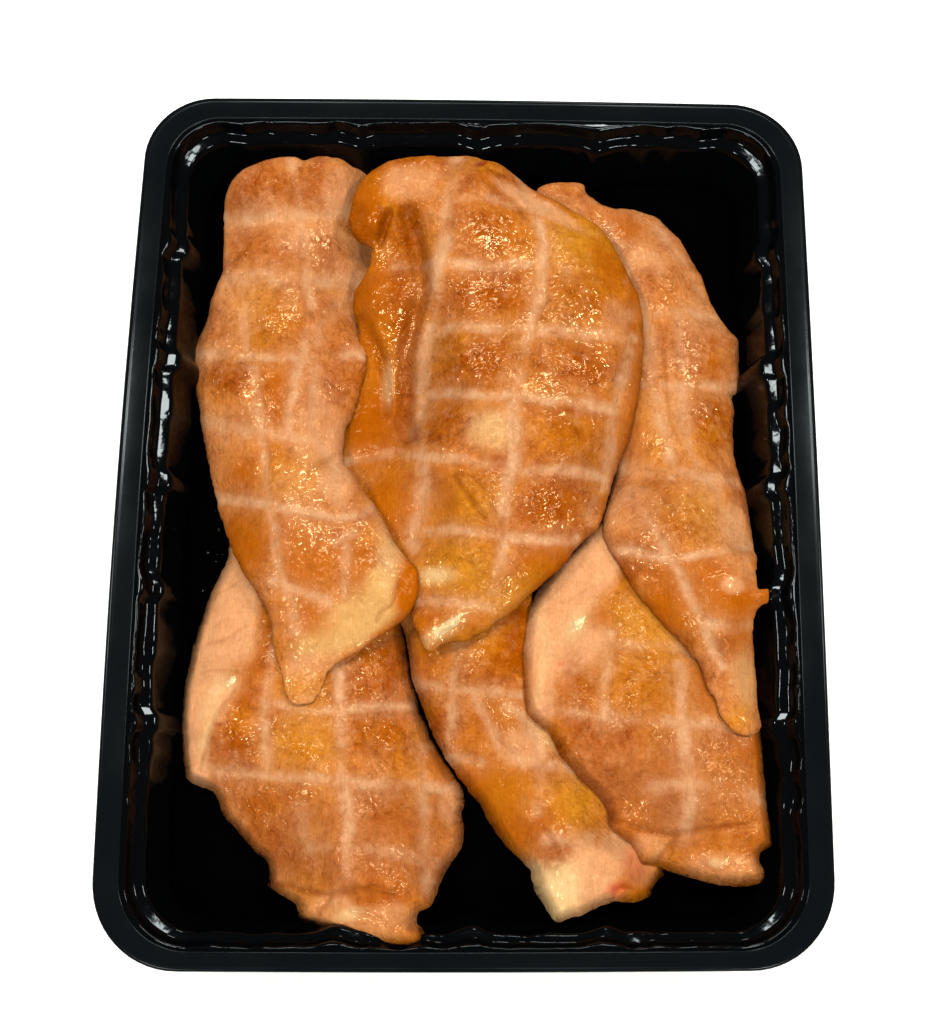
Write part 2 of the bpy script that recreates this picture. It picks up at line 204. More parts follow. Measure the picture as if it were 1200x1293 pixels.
  'level': [[-33.3,63.8,24.5],[-30.9,57.1,23.0],[-34.6,47.3,16.2],[-37.6,28.2,14.8],[-34.7,11.2,16.2],[-22.7,-8.0,20.0],[-15.5,-22.3,24.5],[-10.8,-36.3,30.5],[2.1,-34.0,30.5],[17.3,-22.7,29.0],[32.8,-6.6,27.5],[39.7,7.4,26.0],[38.5,87.2,24.5],[49.7,59.9,25.2],[49.4,40.8,24.5],[44.5,21.6,25.2],[1.5,48.4,21.5],[-26.1,33.0,15.5],[-15.4,106.0,32.0],[0.8,106.2,32.0],[19.7,98.1,26.0],[-31.4,97.7,32.0],[-34.6,83.7,30.0]],
  'thick': [[-28.3,86.2,11],[-17.3,94.1,10],[0.8,89.6,15],[-18.3,79.3,5],[-16.6,54.6,7],[-18.2,37.2,3],[-28.8,57.9,10],[-27.4,36.4,5],[-26.8,17.2,8],[-7.8,69.1,18],[1.1,49.5,21],[5.5,26.5,23],[18.1,48.7,24],[29.3,66.9,19],[35.5,45.8,20],[26.4,13.4,24],[-4.9,13.6,22],[1.6,-5.3,20],[-8.7,-15.2,16],[-15.4,-1.5,12],[14.3,-10.5,15],[-0.2,-29.0,10],[-10.7,-32.9,7],[31.4,-1.4,14]],
  'over': [('C',None),('E',None),('F',None)],
  'outline': [[-33.43,96.0],[-30.98,99.46],[-28.05,102.04],[-23.95,104.37],[-18.88,105.38],[-14.72,105.93],[-9.63,105.8],[-5.46,106.13],[-1.52,105.93],[1.49,105.5],[3.59,104.87],[7.08,104.79],[10.16,103.53],[13.26,101.89],[16.11,99.63],[18.91,97.57],[22.35,95.42],[25.83,93.46],[28.88,91.69],[31.91,89.87],[34.7,88.47],[37.51,86.69],[40.6,83.18],[42.68,79.62],[44.45,75.78],[46.63,70.91],[48.18,66.99],[49.31,62.98],[49.96,58.27],[50.1,51.56],[49.53,44.37],[48.42,36.1],[46.67,28.2],[45.01,20.76],[42.01,14.25],[39.59,6.42],[37.59,-0.75],[35.6,-4.1],[32.95,-6.79],[30.5,-9.07],[27.83,-12.5],[25.37,-15.27],[20.07,-20.57],[15.06,-25.06],[11.8,-28.2],[8.55,-30.27],[5.76,-33.18],[2.75,-34.75],[0.4,-35.85],[-2.18,-36.3],[-4.97,-36.54],[-7.11,-37.21],[-9.23,-38.97],[-11.39,-38.12],[-14.34,-31.86],[-16.5,-25.95],[-20.13,-15.45],[-27.21,-3.67],[-34.54,8.6],[-38.28,18.09],[-38.77,32.56],[-36.45,44.2],[-33.24,51.83],[-32.74,56.97],[-33.92,59.83],[-34.2,63.71],[-33.58,67.21],[-31.55,70.6],[-29.94,73.78],[-29.01,76.89],[-28.79,78.6],[-30.39,79.17],[-32.23,79.75],[-34.08,81.3],[-35.29,84.35],[-35.59,87.67],[-34.97,91.58]],
  'net': [(1.9,1,[[-4.97,103.64],[-6.03,97.33],[-6.56,86.2],[-8.02,75.86],[-10.16,67.8],[-10.76,57.34],[-13.4,48.73],[-13.78,38.27],[-14.86,25.64],[-13.15,13.93],[-13.01,4.26],[-15.11,-4.36],[-15.22,-9.61]]),(1.5,1,[[13.7,101.11],[16.4,94.61],[19.82,81.15],[19.89,70.5],[19.62,60.68],[16.21,48.34],[15.16,40.76],[12.34,30.92],[11.91,20.01],[11.74,10.47],[9.64,2.44],[9.71,-7.55],[8.31,-18.19],[6.52,-27.47]]),(1.5,0.8,[[45.78,57.17],[45.16,45.97],[41.71,33.77],[39.51,23.62],[38.74,12.79],[34.0,-1.46]]),(1.4,0.8,[[-7.51,89.58],[4.73,90.56],[14.67,89.55],[21.67,90.62]]),(1.4,1,[[-12.5,71.69],[1.07,70.34],[19.67,70.5],[26.87,68.34]]),(1.5,1,[[-13.46,52.46],[-10.02,52.71],[2.79,51.68],[12.94,50.02],[23.26,49.09],[35.26,49.66],[45.67,50.47]]),(1.4,1,[[-13.75,36.0],[-8.19,34.99],[2.95,31.69],[12.34,31.64],[23.26,29.57],[40.73,28.82]]),(1.3,1,[[-35.59,16.72],[-27.74,17.62],[-20.85,18.23],[-11.59,14.96],[1.58,12.24],[11.75,9.82],[23.11,9.6],[38.08,9.7]]),(1.2,1,[[-16.88,-5.33],[-11.29,-5.95],[-1.89,-6.94],[8.86,-8.46],[19.74,-8.89],[29.62,-7.66]]),(1.1,0.9,[[-13.17,-25.07],[-3.81,-25.98],[6.52,-27.26]]),(1.3,0.5,[[-21.76,72.92],[-12.5,71.69]])],
  'crease': [(2.6,2.6,[[-18.43,87.16],[-16.58,81.25],[-14.83,72.45],[-14.24,65.11],[-16.5,57.32],[-18.46,47.72],[-18.22,40.98],[-18.97,30.96],[-17.54,23.45]]),(1.1,2.6,[[-23.65,86.85],[-24.79,84.41],[-25.48,82.04],[-26.88,79.34]]),(0.6,1.0,[[-23.65,86.85],[-21.84,85.33],[-20.71,82.65]]),(0.6,1.1,[[-4.23,8.31],[-1.14,3.82],[1.69,-0.01],[4.5,-3.48]]),(0.5,0.7,[[-3.58,8.69],[1.63,7.6],[5.54,3.53],[7.73,-2.26]]),(0.4,0.45,[[10.19,17.14],[10.68,8.32],[9.88,-0.41],[9.51,-9.06]]),(0.4,0.4,[[10.82,33.34],[12.33,26.18],[11.92,17.11]]),(1.6,1.2,[[-31.97,58.71],[-26.55,49.64],[-24.23,41.17],[-23.14,31.87]]),(0.5,0.6,[[-12.38,19.47],[-7.25,20.33],[-2.21,21.77],[-0.71,24.54]]),(0.6,0.6,[[14.67,89.55],[15.54,85.9],[13.5,89.32]]),(0.5,0.5,[[1.49,104.01],[4.94,100.61],[10.08,99.96]])],
  'blob': [[-17.43,96.34,7.65,5.85,0,'flesh',0.7],[-30.34,88.54,4.5,10.12,10,'amber',1.0],[-32.84,83.71,3.15,5.85,0,'brown',0.7],[-28.66,84.34,3.15,4.5,0,'bump',1.2],[-20.76,91.98,4.95,3.6,0,'dent',0.6],[-25.47,84.38,1.57,3.15,20,'brown',1.2],[-26.2,64.35,7.2,7.65,0,'amber',1.1],[-26.2,64.35,5.85,4.5,0,'bump',1.01],[-28.04,26.93,7.65,11.25,0,'amber',1.2],[-28.43,47.77,3.15,6.75,10,'orange',0.8],[-23.76,40.07,1.35,4.95,0,'cream',1.0],[-19.79,66.69,2.7,13.5,0,'brown',1.2],[-17.28,82.69,3.15,6.75,0,'brown',0.9],[-18.64,36.62,2.02,10.12,0,'brown',0.9],[-21.75,2.18,6.75,10.12,-20,'orange',1],[2.41,102.34,2.02,0.9,30,'red',1.0],[8.9,99.43,4.5,1.12,30,'brown',0.8],[5.4,94.62,9.0,4.5,10,'brown',0.9],[30.54,78.05,8.55,7.2,10,'yellow',1.2],[38.68,73.78,3.6,6.75,25,'orange',0.8],[4.35,80.94,9.45,6.3,0,'brown',0.9],[2.29,61.19,10.35,6.3,0,'brown',0.85],[1.33,42.11,9.9,6.3,0,'brown',1],[27.9,59.34,6.75,6.3,0,'brown',0.7],[29.99,40.59,11.25,5.85,0,'brown',1],[-5.1,24.21,6.75,5.4,30,'brown',0.9],[5.83,21.68,6.3,4.95,0,'cream',0.7],[26.43,19.39,9.45,6.3,0,'yellow',0.5],[26.43,19.39,9.0,5.85,0,'brown',0.5],[32.11,26.92,6.75,1.35,0,'brown',0.6],[24.49,0.33,11.7,7.65,0,'brown',0.9],[-0.46,0.85,9.0,7.65,0,'yellow',0.9],[-1.55,2.08,4.05,5.85,-30,'bump',1.1],[-7.02,3.82,3.15,6.75,10,'orange',0.8],[-4.57,-16.4,9.9,6.75,0,'yellow',1.0],[-8.87,-18.67,4.5,2.02,-5,'cream',0.9],[-5.02,-32.31,6.75,1.46,35,'white',1.3],[-5.02,-32.31,5.85,1.35,35,'bump',0.6],[21.37,-14.64,9.0,4.95,40,'orange',1.1],[12.72,-22.47,9.0,3.15,38,'yellow',0.8],[47.42,41.41,2.02,22.5,0,'orange',1.0],[42.74,20.06,2.7,11.25,-15,'orange',0.8],[-4.4,-30.22,11.25,2.7,5,'orange',0.7],[46.67,61.23,1.8,11.25,-15,'orange',1.0],[19.33,90.32,13.5,2.7,-28,'flesh',0.9],[40.42,54.67,4.5,6.75,0,'flesh',0.4],[4.35,80.94,6.75,4.05,0,'bump',0.5],[2.29,61.19,6.75,4.05,0,'bump',0.6],[1.33,42.11,6.75,4.05,0,'bump',0.5],[27.9,59.34,5.4,4.05,0,'bump',0.6],[29.99,40.59,7.65,3.6,0,'bump',0.5],[25.6,0.43,7.65,4.5,0,'bump',0.6]],
 },
 'A': {
  'name': 'A',
  'k': 5.0,
  'seed': 3,
  'gloss': 0.85,
  'pale': 0.27,
  'amber': 0.03,
  'level': [[-30.3,101.6,13.2],[-28.6,81.0,13.2],[-31.6,64.9,15.5],[-82.5,49.3,15.5],[-76.5,22.8,15.5],[-57.4,62.0,15.5],[-33.1,41.6,18.5],[-35.7,21.6,21.5],[-55.6,22.6,17.0],[-70.5,-1.1,17.0],[-62.0,-16.2,24.5],[-52.9,-34.4,29.0],[-46.0,-51.4,27.5],[-32.2,-40.8,29.8],[-15.2,-27.8,31.2],[-20.0,-9.8,29.0],[-30.6,6.9,24.5],[-42.4,-11.1,23.0],[-69.0,100.3,28.0],[-54.9,105.3,31.0],[-36.4,104.9,30.0],[-69.8,85.9,18.0],[-46.2,86.3,18.0]],
  'thick': [[-62.4,93.3,13],[-44.5,94.1,12],[-28.8,87.3,6],[-28.4,70.2,6],[-34.1,48.8,12],[-53.9,63.0,17],[-54.4,27.9,19],[-37.0,7.0,15],[-51.1,-4.8,18],[-34.2,-14.8,15],[-23.8,-20.0,9],[-32.2,-32.6,6],[-46.6,-35.5,10],[-47.0,-45.3,3],[-44.9,-49.4,1.5],[-41.7,-48.3,1.5]],
  'over': [('D',None),('B',[[-49.2,43.4],[-30.9,50.9],[-17.1,51.1],[10.9,13.2],[11.1,-36.9],[-41.2,-55.0]])],
  'outline': [[-71.8,97.65],[-69.02,101.46],[-64.88,104.06],[-59.64,105.5],[-54.95,106.01],[-51.51,106.03],[-49.47,105.62],[-47.26,107.02],[-43.64,107.79],[-39.68,107.29],[-35.1,105.83],[-31.55,105.59],[-28.13,101.98],[-26.51,92.09],[-26.87,82.8],[-28.55,74.97],[-30.65,66.98],[-31.87,60.64],[-30.62,53.08],[-29.94,45.13],[-30.58,40.68],[-32.11,36.13],[-33.3,30.49],[-35.39,26.2],[-36.1,20.65],[-35.46,15.81],[-31.84,10.81],[-29.46,7.01],[-27.12,3.71],[-23.07,-2.9],[-20.01,-9.24],[-17.06,-12.93],[-14.11,-16.55],[-13.38,-20.98],[-13.54,-24.22],[-15.2,-27.91],[-18.8,-31.8],[-23.71,-34.99],[-29.42,-39.12],[-34.91,-42.38],[-37.86,-45.15],[-39.02,-49.01],[-41.21,-52.48],[-44.55,-53.59],[-47.55,-52.99],[-49.19,-49.59],[-50.27,-45.08],[-51.99,-40.75],[-52.54,-37.74],[-54.77,-28.48],[-59.35,-21.47],[-63.49,-15.12],[-67.23,-8.36],[-70.28,-0.68],[-72.98,7.91],[-74.94,15.92],[-76.69,21.71],[-78.24,30.24],[-80.07,39.11],[-80.91,45.27],[-81.61,49.43],[-80.16,53.1],[-78.7,57.44],[-77.4,60.99],[-76.37,66.85],[-73.77,74.45],[-73.39,81.89],[-73.73,89.49],[-72.94,94.21]],
  'net': [(1.25,1,[[-53.31,106.21],[-51.47,95.27],[-49.15,82.98],[-47.86,72.41],[-46.05,58.72],[-47.85,48.0],[-49.21,37.57],[-50.57,28.05],[-51.04,21.25]]),(1.2,0.8,[[-66.97,67.91],[-65.75,58.59],[-63.54,45.92],[-60.59,36.75],[-58.42,23.41],[-56.89,12.06],[-55.66,3.28],[-52.94,-7.52],[-51.54,-18.02],[-48.23,-26.06],[-46.31,-33.8]]),(1.2,0.8,[[-44.12,48.44],[-44.13,35.73],[-44.55,23.86],[-41.16,18.53],[-38.42,14.59],[-35.39,0.47],[-33.4,-10.99],[-33.47,-25.09]]),(1.5,0.9,[[-73.28,89.62],[-61.37,87.73],[-48.86,89.03],[-38.65,90.65],[-30.68,95.2]]),(2.2,0.9,[[-70.6,70.56],[-58.44,68.83],[-47.05,68.78],[-33.99,73.24]]),(1.3,1,[[-81.09,49.16],[-71.48,46.56],[-63.47,44.92],[-50.53,44.44],[-37.37,46.67],[-30.61,47.6]]),(1.4,0.9,[[-78.19,28.84],[-65.48,23.83],[-56.08,21.29],[-46.64,20.76],[-36.15,23.56]]),(1.2,1,[[-72.21,5.97],[-67.36,3.81],[-56.68,1.06],[-45.3,-1.8],[-34.61,-2.53],[-28.3,-0.28],[-26.6,3.24]]),(1.2,0.8,[[-26.84,0.21],[-30.76,-6.81],[-36.04,-10.3]]),(1.2,1,[[-53.34,-19.81],[-49.95,-21.85],[-44.38,-23.49],[-37.33,-26.58]]),(2.2,0.6,[[-33.87,68.76],[-41.28,59.1],[-44.23,50.94]])],
  'crease': [(0.7,0.5,[[-33.33,21.1],[-42.58,12.32],[-44.15,9.74]]),(0.6,0.4,[[-72.64,73.03],[-69.99,68.9],[-68.82,66.15]]),(0.6,0.5,[[-49.32,104.76],[-49.49,101.03]]),(0.35,1.0,[[-18.53,-19.98],[-19.51,-22.93],[-20.3,-26.6],[-23.7,-29.32],[-24.77,-31.37]]),(0.4,0.3,[[-59.18,39.87],[-55.19,27.88],[-53.81,18.87]])],
  'blob': [[-32.26,-32.49,14.85,5.4,28,'tan',1.3],[-24.83,-24.53,6.75,6.75,40,'tan',1.2],[-41.76,-43.07,7.65,3.15,20,'flesh',0.6],[-44.76,-49.09,4.05,4.05,0,'yellow',0.8],[-21.55,-12.72,3.15,9.0,12,'cream',0.55],[-41.95,81.12,13.5,4.95,0,'flesh',0.7],[-37.51,97.17,5.62,5.62,0,'flesh',0.6],[-56.67,88.38,11.25,2.7,0,'flesh',0.5],[-40.81,20.9,9.0,9.0,0,'flesh',0.6],[-60.27,57.45,6.75,13.5,0,'yellow',0.6],[-61.2,96.75,8.1,5.85,0,'brown',0.7],[-43.13,100.47,5.62,3.6,0,'brown',0.5],[-43.05,80.87,4.5,3.15,0,'brown',0.5],[-61.14,77.07,10.12,4.95,0,'brown',0.8],[-41.91,78.81,5.85,4.95,0,'brown',0.7],[-72.0,53.69,4.95,5.85,0,'brown',0.6],[-68.54,38.37,8.1,4.95,0,'brown',0.9],[-54.47,37.24,5.4,6.75,0,'orange',0.7],[-55.42,52.42,6.75,6.75,0,'brown',0.4],[-37.19,41.77,5.85,6.75,0,'brown',0.7],[-36.66,54.83,4.5,5.85,0,'brown',0.4],[-75.28,19.47,3.15,6.75,15,'brown',0.8],[-62.72,12.51,8.1,5.85,0,'orange',0.5],[-64.12,-9.87,6.75,11.25,-28,'orange',1],[-58.02,-21.12,3.6,11.25,-25,'brown',0.8],[-43.48,-15.35,9.9,6.3,0,'orange',0.9],[-44.06,-30.55,6.75,4.95,0,'orange',0.9],[-30.35,-17.69,3.15,6.75,0,'orange',0.8],[-15.71,-21.64,3.6,7.65,-10,'orange',1.4],[-19.4,-32.34,5.85,1.8,35,'orange',0.8],[-48.95,9.59,9.0,6.75,0,'yellow',0.6],[-36.84,7.64,4.5,5.4,0,'flesh',0.7],[-42.56,-6.8,4.95,4.05,0,'bump',0.9],[-46.92,12.1,5.62,4.05,0,'bump',0.8],[-66.1,38.03,5.62,4.5,0,'bump',0.7]],
 },
}
TRAY_OUTLINE = [[-94.4, 120.94], [95.59, 121.51], [95.62, -120.54], [-95.78, -122.27]]

# ---------- materials ----------
def new_mat(name):
    m = bpy.data.materials.new(name); m.use_nodes = True
    nt = m.node_tree; return m, nt, nt.nodes['Principled BSDF']

def plastic(name, rgb, rough, spec, bump=.0, bscale=900, streak=False):
    m, nt, b = new_mat(name); N = nt.nodes; L = nt.links
    b.inputs['Base Color'].default_value = (*rgb, 1)
    b.inputs['Specular IOR Level'].default_value = spec
    b.inputs['Specular Tint'].default_value = (.80, .92, 1, 1)
    tc = N.new('ShaderNodeTexCoord')
    n = N.new('ShaderNodeTexNoise'); n.inputs['Scale'].default_value = 45; n.inputs['Detail'].default_value = 5
    L.new(tc.outputs['Object'], n.inputs['Vector'])
    mr = N.new('ShaderNodeMapRange'); mr.inputs[1].default_value = .3; mr.inputs[2].default_value = .7
    mr.inputs[3].default_value = rough * .75; mr.inputs[4].default_value = rough * 1.35
    L.new(n.outputs['Fac'], mr.inputs[0]); L.new(mr.outputs[0], b.inputs['Roughness'])
    if bump:
        n2 = N.new('ShaderNodeTexNoise'); n2.inputs['Scale'].default_value = bscale; n2.inputs['Detail'].default_value = 3
        L.new(tc.outputs['Object'], n2.inputs['Vector'])
        bp = N.new('ShaderNodeBump'); bp.inputs['Strength'].default_value = bump; bp.inputs['Distance'].default_value = .0004
        L.new(n2.outputs['Fac'], bp.inputs['Height']); L.new(bp.outputs[0], b.inputs['Normal'])
    return m

M_rim = plastic('black_satin_plastic', (.0015, .0022, .0027), .16, .07, .04, 200)
M_wall = plastic('black_gloss_plastic', (.0006, .0008, .0010), .07, .10, .45, 130)
M_base = plastic('black_deep_plastic', (.0003, .0003, .0004), .5, .0, .15, 150)
M_table = plastic('white_table', (.92, .92, .92), .6, .3)

def meat_material():
    m, nt, b = new_mat('smoked_chicken'); N = nt.nodes; L = nt.links
    at = N.new('ShaderNodeAttribute'); at.attribute_name = 'Col'
    tx = N.new('ShaderNodeAttribute'); tx.attribute_name = 'Tex'      # 0 smooth .. 1 crinkled
    tc = N.new('ShaderNodeTexCoord')
    def noise(scale, detail=4, dist=0., rough=.6, vec=None):
        n = N.new('ShaderNodeTexNoise'); n.inputs['Scale'].default_value = scale
        n.inputs['Detail'].default_value = detail; n.inputs['Distortion'].default_value = dist
        n.inputs['Roughness'].default_value = rough
        L.new(vec or tc.outputs['Object'], n.inputs['Vector']); return n.outputs['Fac']
    def math_(op, a, bb):
        k = N.new('ShaderNodeMath'); k.operation = op
        for i, v in enumerate((a, bb)):
            if isinstance(v, (int, float)): k.inputs[i].default_value = v
            else: L.new(v, k.inputs[i])
        return k.outputs[0]
    # mottling of the smoked colour
    n1 = noise(430, 5, .8, .62); n2 = noise(1200, 3, .4, .7)
    cr_ = N.new('ShaderNodeValToRGB'); e = cr_.color_ramp.elements
    e[0].position = .36; e[0].color = (.46, .34, .20, 1); e[1].position = .65; e[1].color = (1.32, 1.55, 2.3, 1)
    k = e.new(.47); k.color = (.92, .86, .8, 1); k = e.new(.55); k.color = (1.08, 1.12, 1.2, 1)
    L.new(math_('ADD', math_('MULTIPLY', n1, .62), math_('MULTIPLY', n2, .38)), cr_.inputs[0])
    soft = N.new('ShaderNodeMix'); soft.data_type = 'RGBA'; soft.inputs[6].default_value = (1, 1, 1, 1)
    L.new(math_('ADD', math_('MULTIPLY', tx.outputs['Fac'], .58), .20), soft.inputs[0]); L.new(cr_.outputs[0], soft.inputs[7])
    mul = N.new('ShaderNodeMix'); mul.data_type = 'RGBA'; mul.blend_type = 'MULTIPLY'; mul.inputs[0].default_value = 1
    L.new(at.outputs['Color'], mul.inputs[6]); L.new(soft.outputs[2], mul.inputs[7])
    # muscle fibres: faint long streaks of colour
    mp0 = N.new('ShaderNodeMapping'); mp0.inputs['Scale'].default_value = (1.0, .10, .5); mp0.inputs['Rotation'].default_value = (0, 0, .18)
    L.new(tc.outputs['Object'], mp0.inputs['Vector'])
    st = N.new('ShaderNodeMapRange'); st.inputs[1].default_value = .38; st.inputs[2].default_value = .62; st.inputs[3].default_value = .93; st.inputs[4].default_value = 1.06
    L.new(noise(800, 3, 3.5, .6, mp0.outputs[0]), st.inputs[0])
    hv = N.new('ShaderNodeHueSaturation'); L.new(mul.outputs[2], hv.inputs['Color']); L.new(st.outputs[0], hv.inputs['Value'])
    L.new(hv.outputs[0], b.inputs['Base Color'])
    wt = N.new('ShaderNodeAttribute'); wt.attribute_name = 'Wet'
    # fine wrinkles and muscle fibres
    mp = N.new('ShaderNodeMapping'); mp.inputs['Scale'].default_value = (1.0, .28, .6)
    L.new(tc.outputs['Object'], mp.inputs['Vector'])
    fib = noise(800, 2, .8, .5, mp.outputs[0]); cr = noise(430, 2, 1.4, .5)
    h = math_('ADD', math_('MULTIPLY', fib, .28), math_('MULTIPLY', cr, math_('ADD', math_('MULTIPLY', tx.outputs['Fac'], 1.1), .15)))
    bp = N.new('ShaderNodeBump'); bp.inputs['Strength'].default_value = .7; bp.inputs['Distance'].default_value = .0006
    L.new(h, bp.inputs['Height'])
    L.new(bp.outputs[0], b.inputs['Normal'])
    b.inputs['Roughness'].default_value = .5; b.inputs['Specular IOR Level'].default_value = .0
    # the wet film has coarser, softer facets
    film = noise(340, .9, .9, .45); bp2 = N.new('ShaderNodeBump'); bp2.inputs['Strength'].default_value = 1; bp2.inputs['Distance'].default_value = .00105
    L.new(math_('MULTIPLY', film, math_('ADD', math_('MULTIPLY', tx.outputs['Fac'], .9), .3)), bp2.inputs['Height'])
    gl = N.new('ShaderNodeBsdfGlossy'); L.new(bp2.outputs[0], gl.inputs['Normal'])
    gc = N.new('ShaderNodeMix'); gc.data_type = 'RGBA'; gc.inputs[6].default_value = (0, 0, 0, 1); gc.inputs[7].default_value = (.085, .060, .032, 1)   # amber fat film
    L.new(wt.outputs['Fac'], gc.inputs[0]); L.new(gc.outputs[2], gl.inputs['Color'])
    rr = N.new('ShaderNodeMapRange'); rr.inputs[1].default_value = .3; rr.inputs[2].default_value = .7
    rr.inputs[3].default_value = .09; rr.inputs[4].default_value = .25
    L.new(noise(160, 3), rr.inputs[0]); L.new(rr.outputs[0], gl.inputs['Roughness'])
    add = N.new('ShaderNodeAddShader'); L.new(b.outputs[0], add.inputs[0]); L.new(gl.outputs[0], add.inputs[1])
    L.new(add.outputs[0], N['Material Output'].inputs['Surface'])
    b.inputs['Subsurface Weight'].default_value = .12
    b.inputs['Subsurface Radius'].default_value = (1.0, .35, .12); b.inputs['Subsurface Scale'].default_value = .0022
    return m
M_meat = meat_material()

def mesh_obj(name, verts, faces, mat, parent=None, smooth=True):
    me = bpy.data.meshes.new(name); me.from_pydata([tuple(v) for v in verts], [], [tuple(f) for f in faces]); me.update()
    me.materials.append(mat)
    if smooth: me.polygons.foreach_set('use_smooth', [True] * len(me.polygons))
    o = bpy.data.objects.new(name, me); col.objects.link(o)
    if parent is not None: o.parent = parent
    return o

# ---------- table ----------
n = 96; Rt = 6.0
vs = [(0, 0, .009)] + [(Rt * math.cos(2 * math.pi * i / n), Rt * math.sin(2 * math.pi * i / n), .009) for i in range(n)]
table = mesh_obj('table_surface', vs, [(0, i + 1, (i + 1) % n + 1) for i in range(n)], M_table, smooth=False)
table['kind'] = 'structure'; table['label'] = 'seamless plain white surface that the black tray lies on'

# ---------- tray ----------
TQ = np.array(TRAY_OUTLINE)                     # corners NW, NE, SE, SW (mm)
SIDE = [.97, .97, .72, .97]; RAD = [19.5, 20.5, 22.5, 23.]; BOW = [.4, .5, .3, 1.2]    # bow of sides N, E, S, W
RIB = {'ns': [-67, -32.5, 2, 36.5, 69], 'ew': [76, 42, 7, -23, -59]}

def loop(o, rib):
    """closed loop o mm inside the rim edge; rib = how far the ribs push in"""
    C = TQ; cen = C.mean(0); pts = []
    # inset quad
    lines = []
    for i in range(4):
        a, b = C[i], C[(i + 1) % 4]; d = (b - a) / np.linalg.norm(b - a); nrm = np.array([d[1], -d[0]])   # inward for clockwise order
        lines.append((a + nrm * o * SIDE[i], d, nrm))
    Q = []
    for i in range(4):
        p, d, _ = lines[i - 1]; q, e, _ = lines[i]
        t = np.linalg.solve(np.array([d, -e]).T, q - p); Q.append(p + d * t[0])
    for i in range(4):
        a, b = Q[i], Q[(i + 1) % 4]; d, nrm = lines[i][1], lines[i][2]
        ra = max(RAD[i] - o * .62, 5.); rb = max(RAD[(i + 1) % 4] - o * .62, 5.)
        # corner arc at Q[i]: between side i-1 and i
        dp = lines[i - 1][1]; c = a - dp * ra + d * ra
        for k in range(14):
            t = k / 14 * math.pi / 2
            v = -d * math.cos(t) * 1.0 + (-dp) * 0
            pts.append(c + (-d) * ra * math.cos(t) + dp * ra * math.sin(t) if False else c + (-d) * ra * math.cos(t) + (dp) * ra * math.sin(t))
        s0 = a + d * ra; s1 = b - d * rb; L = np.linalg.norm(s1 - s0); m = 240 if i % 2 == 0 else 300
        ax = 0 if i % 2 == 0 else 1; ribs = RIB['ns' if i % 2 == 0 else 'ew']
        for k in range(m):
            t = k / m; p = s0 + (s1 - s0) * t
            bow = BOW[i] * math.sin(math.pi * t)
            r = sum(math.exp(-((p[ax] - q) / (3.2 if ax else 4.2)) ** (4 if ax else 2)) for q in ribs) * rib
            endf = min(1, min(t, 1 - t) * 12)
            wob = min(rib, 1) * (.20 * math.sin(p[ax] * .21 + i) + .46 * float(vnoise(np.array([p[ax] / 5.5 + 7 * i]), np.array([o / 5.]), 5)[0]) + .15 * float(vnoise(np.array([p[ax] / 2.3 + 7 * i]), np.array([o / 4.]), 6)[0]))
            pts.append(p - nrm * bow + nrm * (r + wob) * endf)
    return np.array(pts)

def strip(name, prof, mat, parent, closed):
    V = []; F = []
    for o, z, rib in prof:
        q = loop(o, rib); V += [(x * MM, y * MM, z * MM) for x, y in q]
    n = len(q); m = len(prof)
    for j in range(m if closed else m - 1):
        for i in range(n):
            a = j * n + i; b = j * n + (i + 1) % n; c = ((j + 1) % m) * n + (i + 1) % n; d = ((j + 1) % m) * n + i
            F.append((a, b, c, d))
    return mesh_obj(name, V, F, mat, parent)

tray = bpy.data.objects.new('food_tray', None); col.objects.link(tray); tray.empty_display_size = .05
tray['label'] = 'black plastic food tray with rounded corners and ribbed walls holding the chicken'; tray['category'] = 'tray'
strip('rim', [(0.3, 35.6, 0), (0, 36.4, 0), (.05, 37.3, 0), (.35, 37.8, 0), (1.0, 38.0, 0), (1.5, 37.9, 0), (2.0, 37.86, 0), (6.6, 37.86, 0), (7.0, 37.88, 0),
              (7.0, 37.2, 0), (4.5, 37.1, 0), (1.2, 37.2, 0), (.7, 36.6, 0), (.8, 35.6, 0)], M_rim, tray, True)
inner = [(7.0, 37.88, 0), (7.45, 38.0, .2), (7.9, 38.25, .5), (8.3, 38.3, .7), (8.6, 38.1, .9), (8.8, 37.5, 1.0), (9.2, 36.2, 1.1), (9.8, 35.0, 1.2), (10.0, 34.7, 1.2), (10.5, 34.5, 1.2), (12.2, 34.3, 1.3), (12.8, 34.0, 1.5), (13.15, 33.3, 1.7), (13.4, 32, 1.8), (14.2, 28, 2.1), (15.6, 21, 2.1), (16.8, 15, 1.9)]
outer = [(o - .55, z - .45, r) for o, z, r in inner[::-1]]
strip('side_wall', inner + outer, M_wall, tray, True)
V = []; F = []
FL = [(16.8, 15, 1.9), (17.6, 12.6, 1.4), (18.8, 11.0, .7)]
for o_, z_, r_ in FL: q = loop(o_, r_); V += [(x * MM, y * MM, z_ * MM) for x, y in q]
q = loop(21, 0); nq = len(q)
for (s, z) in ((1, 10.2), (.97, 10.0), (.93, 9.95), (.90, 9.95), (.87, 9.95), (.5, 10.0), (0.001, 10.0), (0.001, 9.1), (.5, 9.1), (.98, 9.1), (1, 9.7)):
    cc = q.mean(0); V += [((cc[0] + (x - cc[0]) * s) * MM, (cc[1] + (y - cc[1]) * s) * MM, z * MM) for x, y in q]
for o_, z_, r_ in FL[::-1]:
    qq = loop(o_ - .5, r_); V += [(x * MM, y * MM, (z_ - .5) * MM) for x, y in qq]
nr = len(V) // nq
for j in range(nr):
    for i in range(nq):
        a = j * nq + i; b = j * nq + (i + 1) % nq; k = ((j + 1) % nr) * nq
        F.append((a, b, k + (i + 1) % nq, k + i))
mesh_obj('base', V, F, M_base, tray)

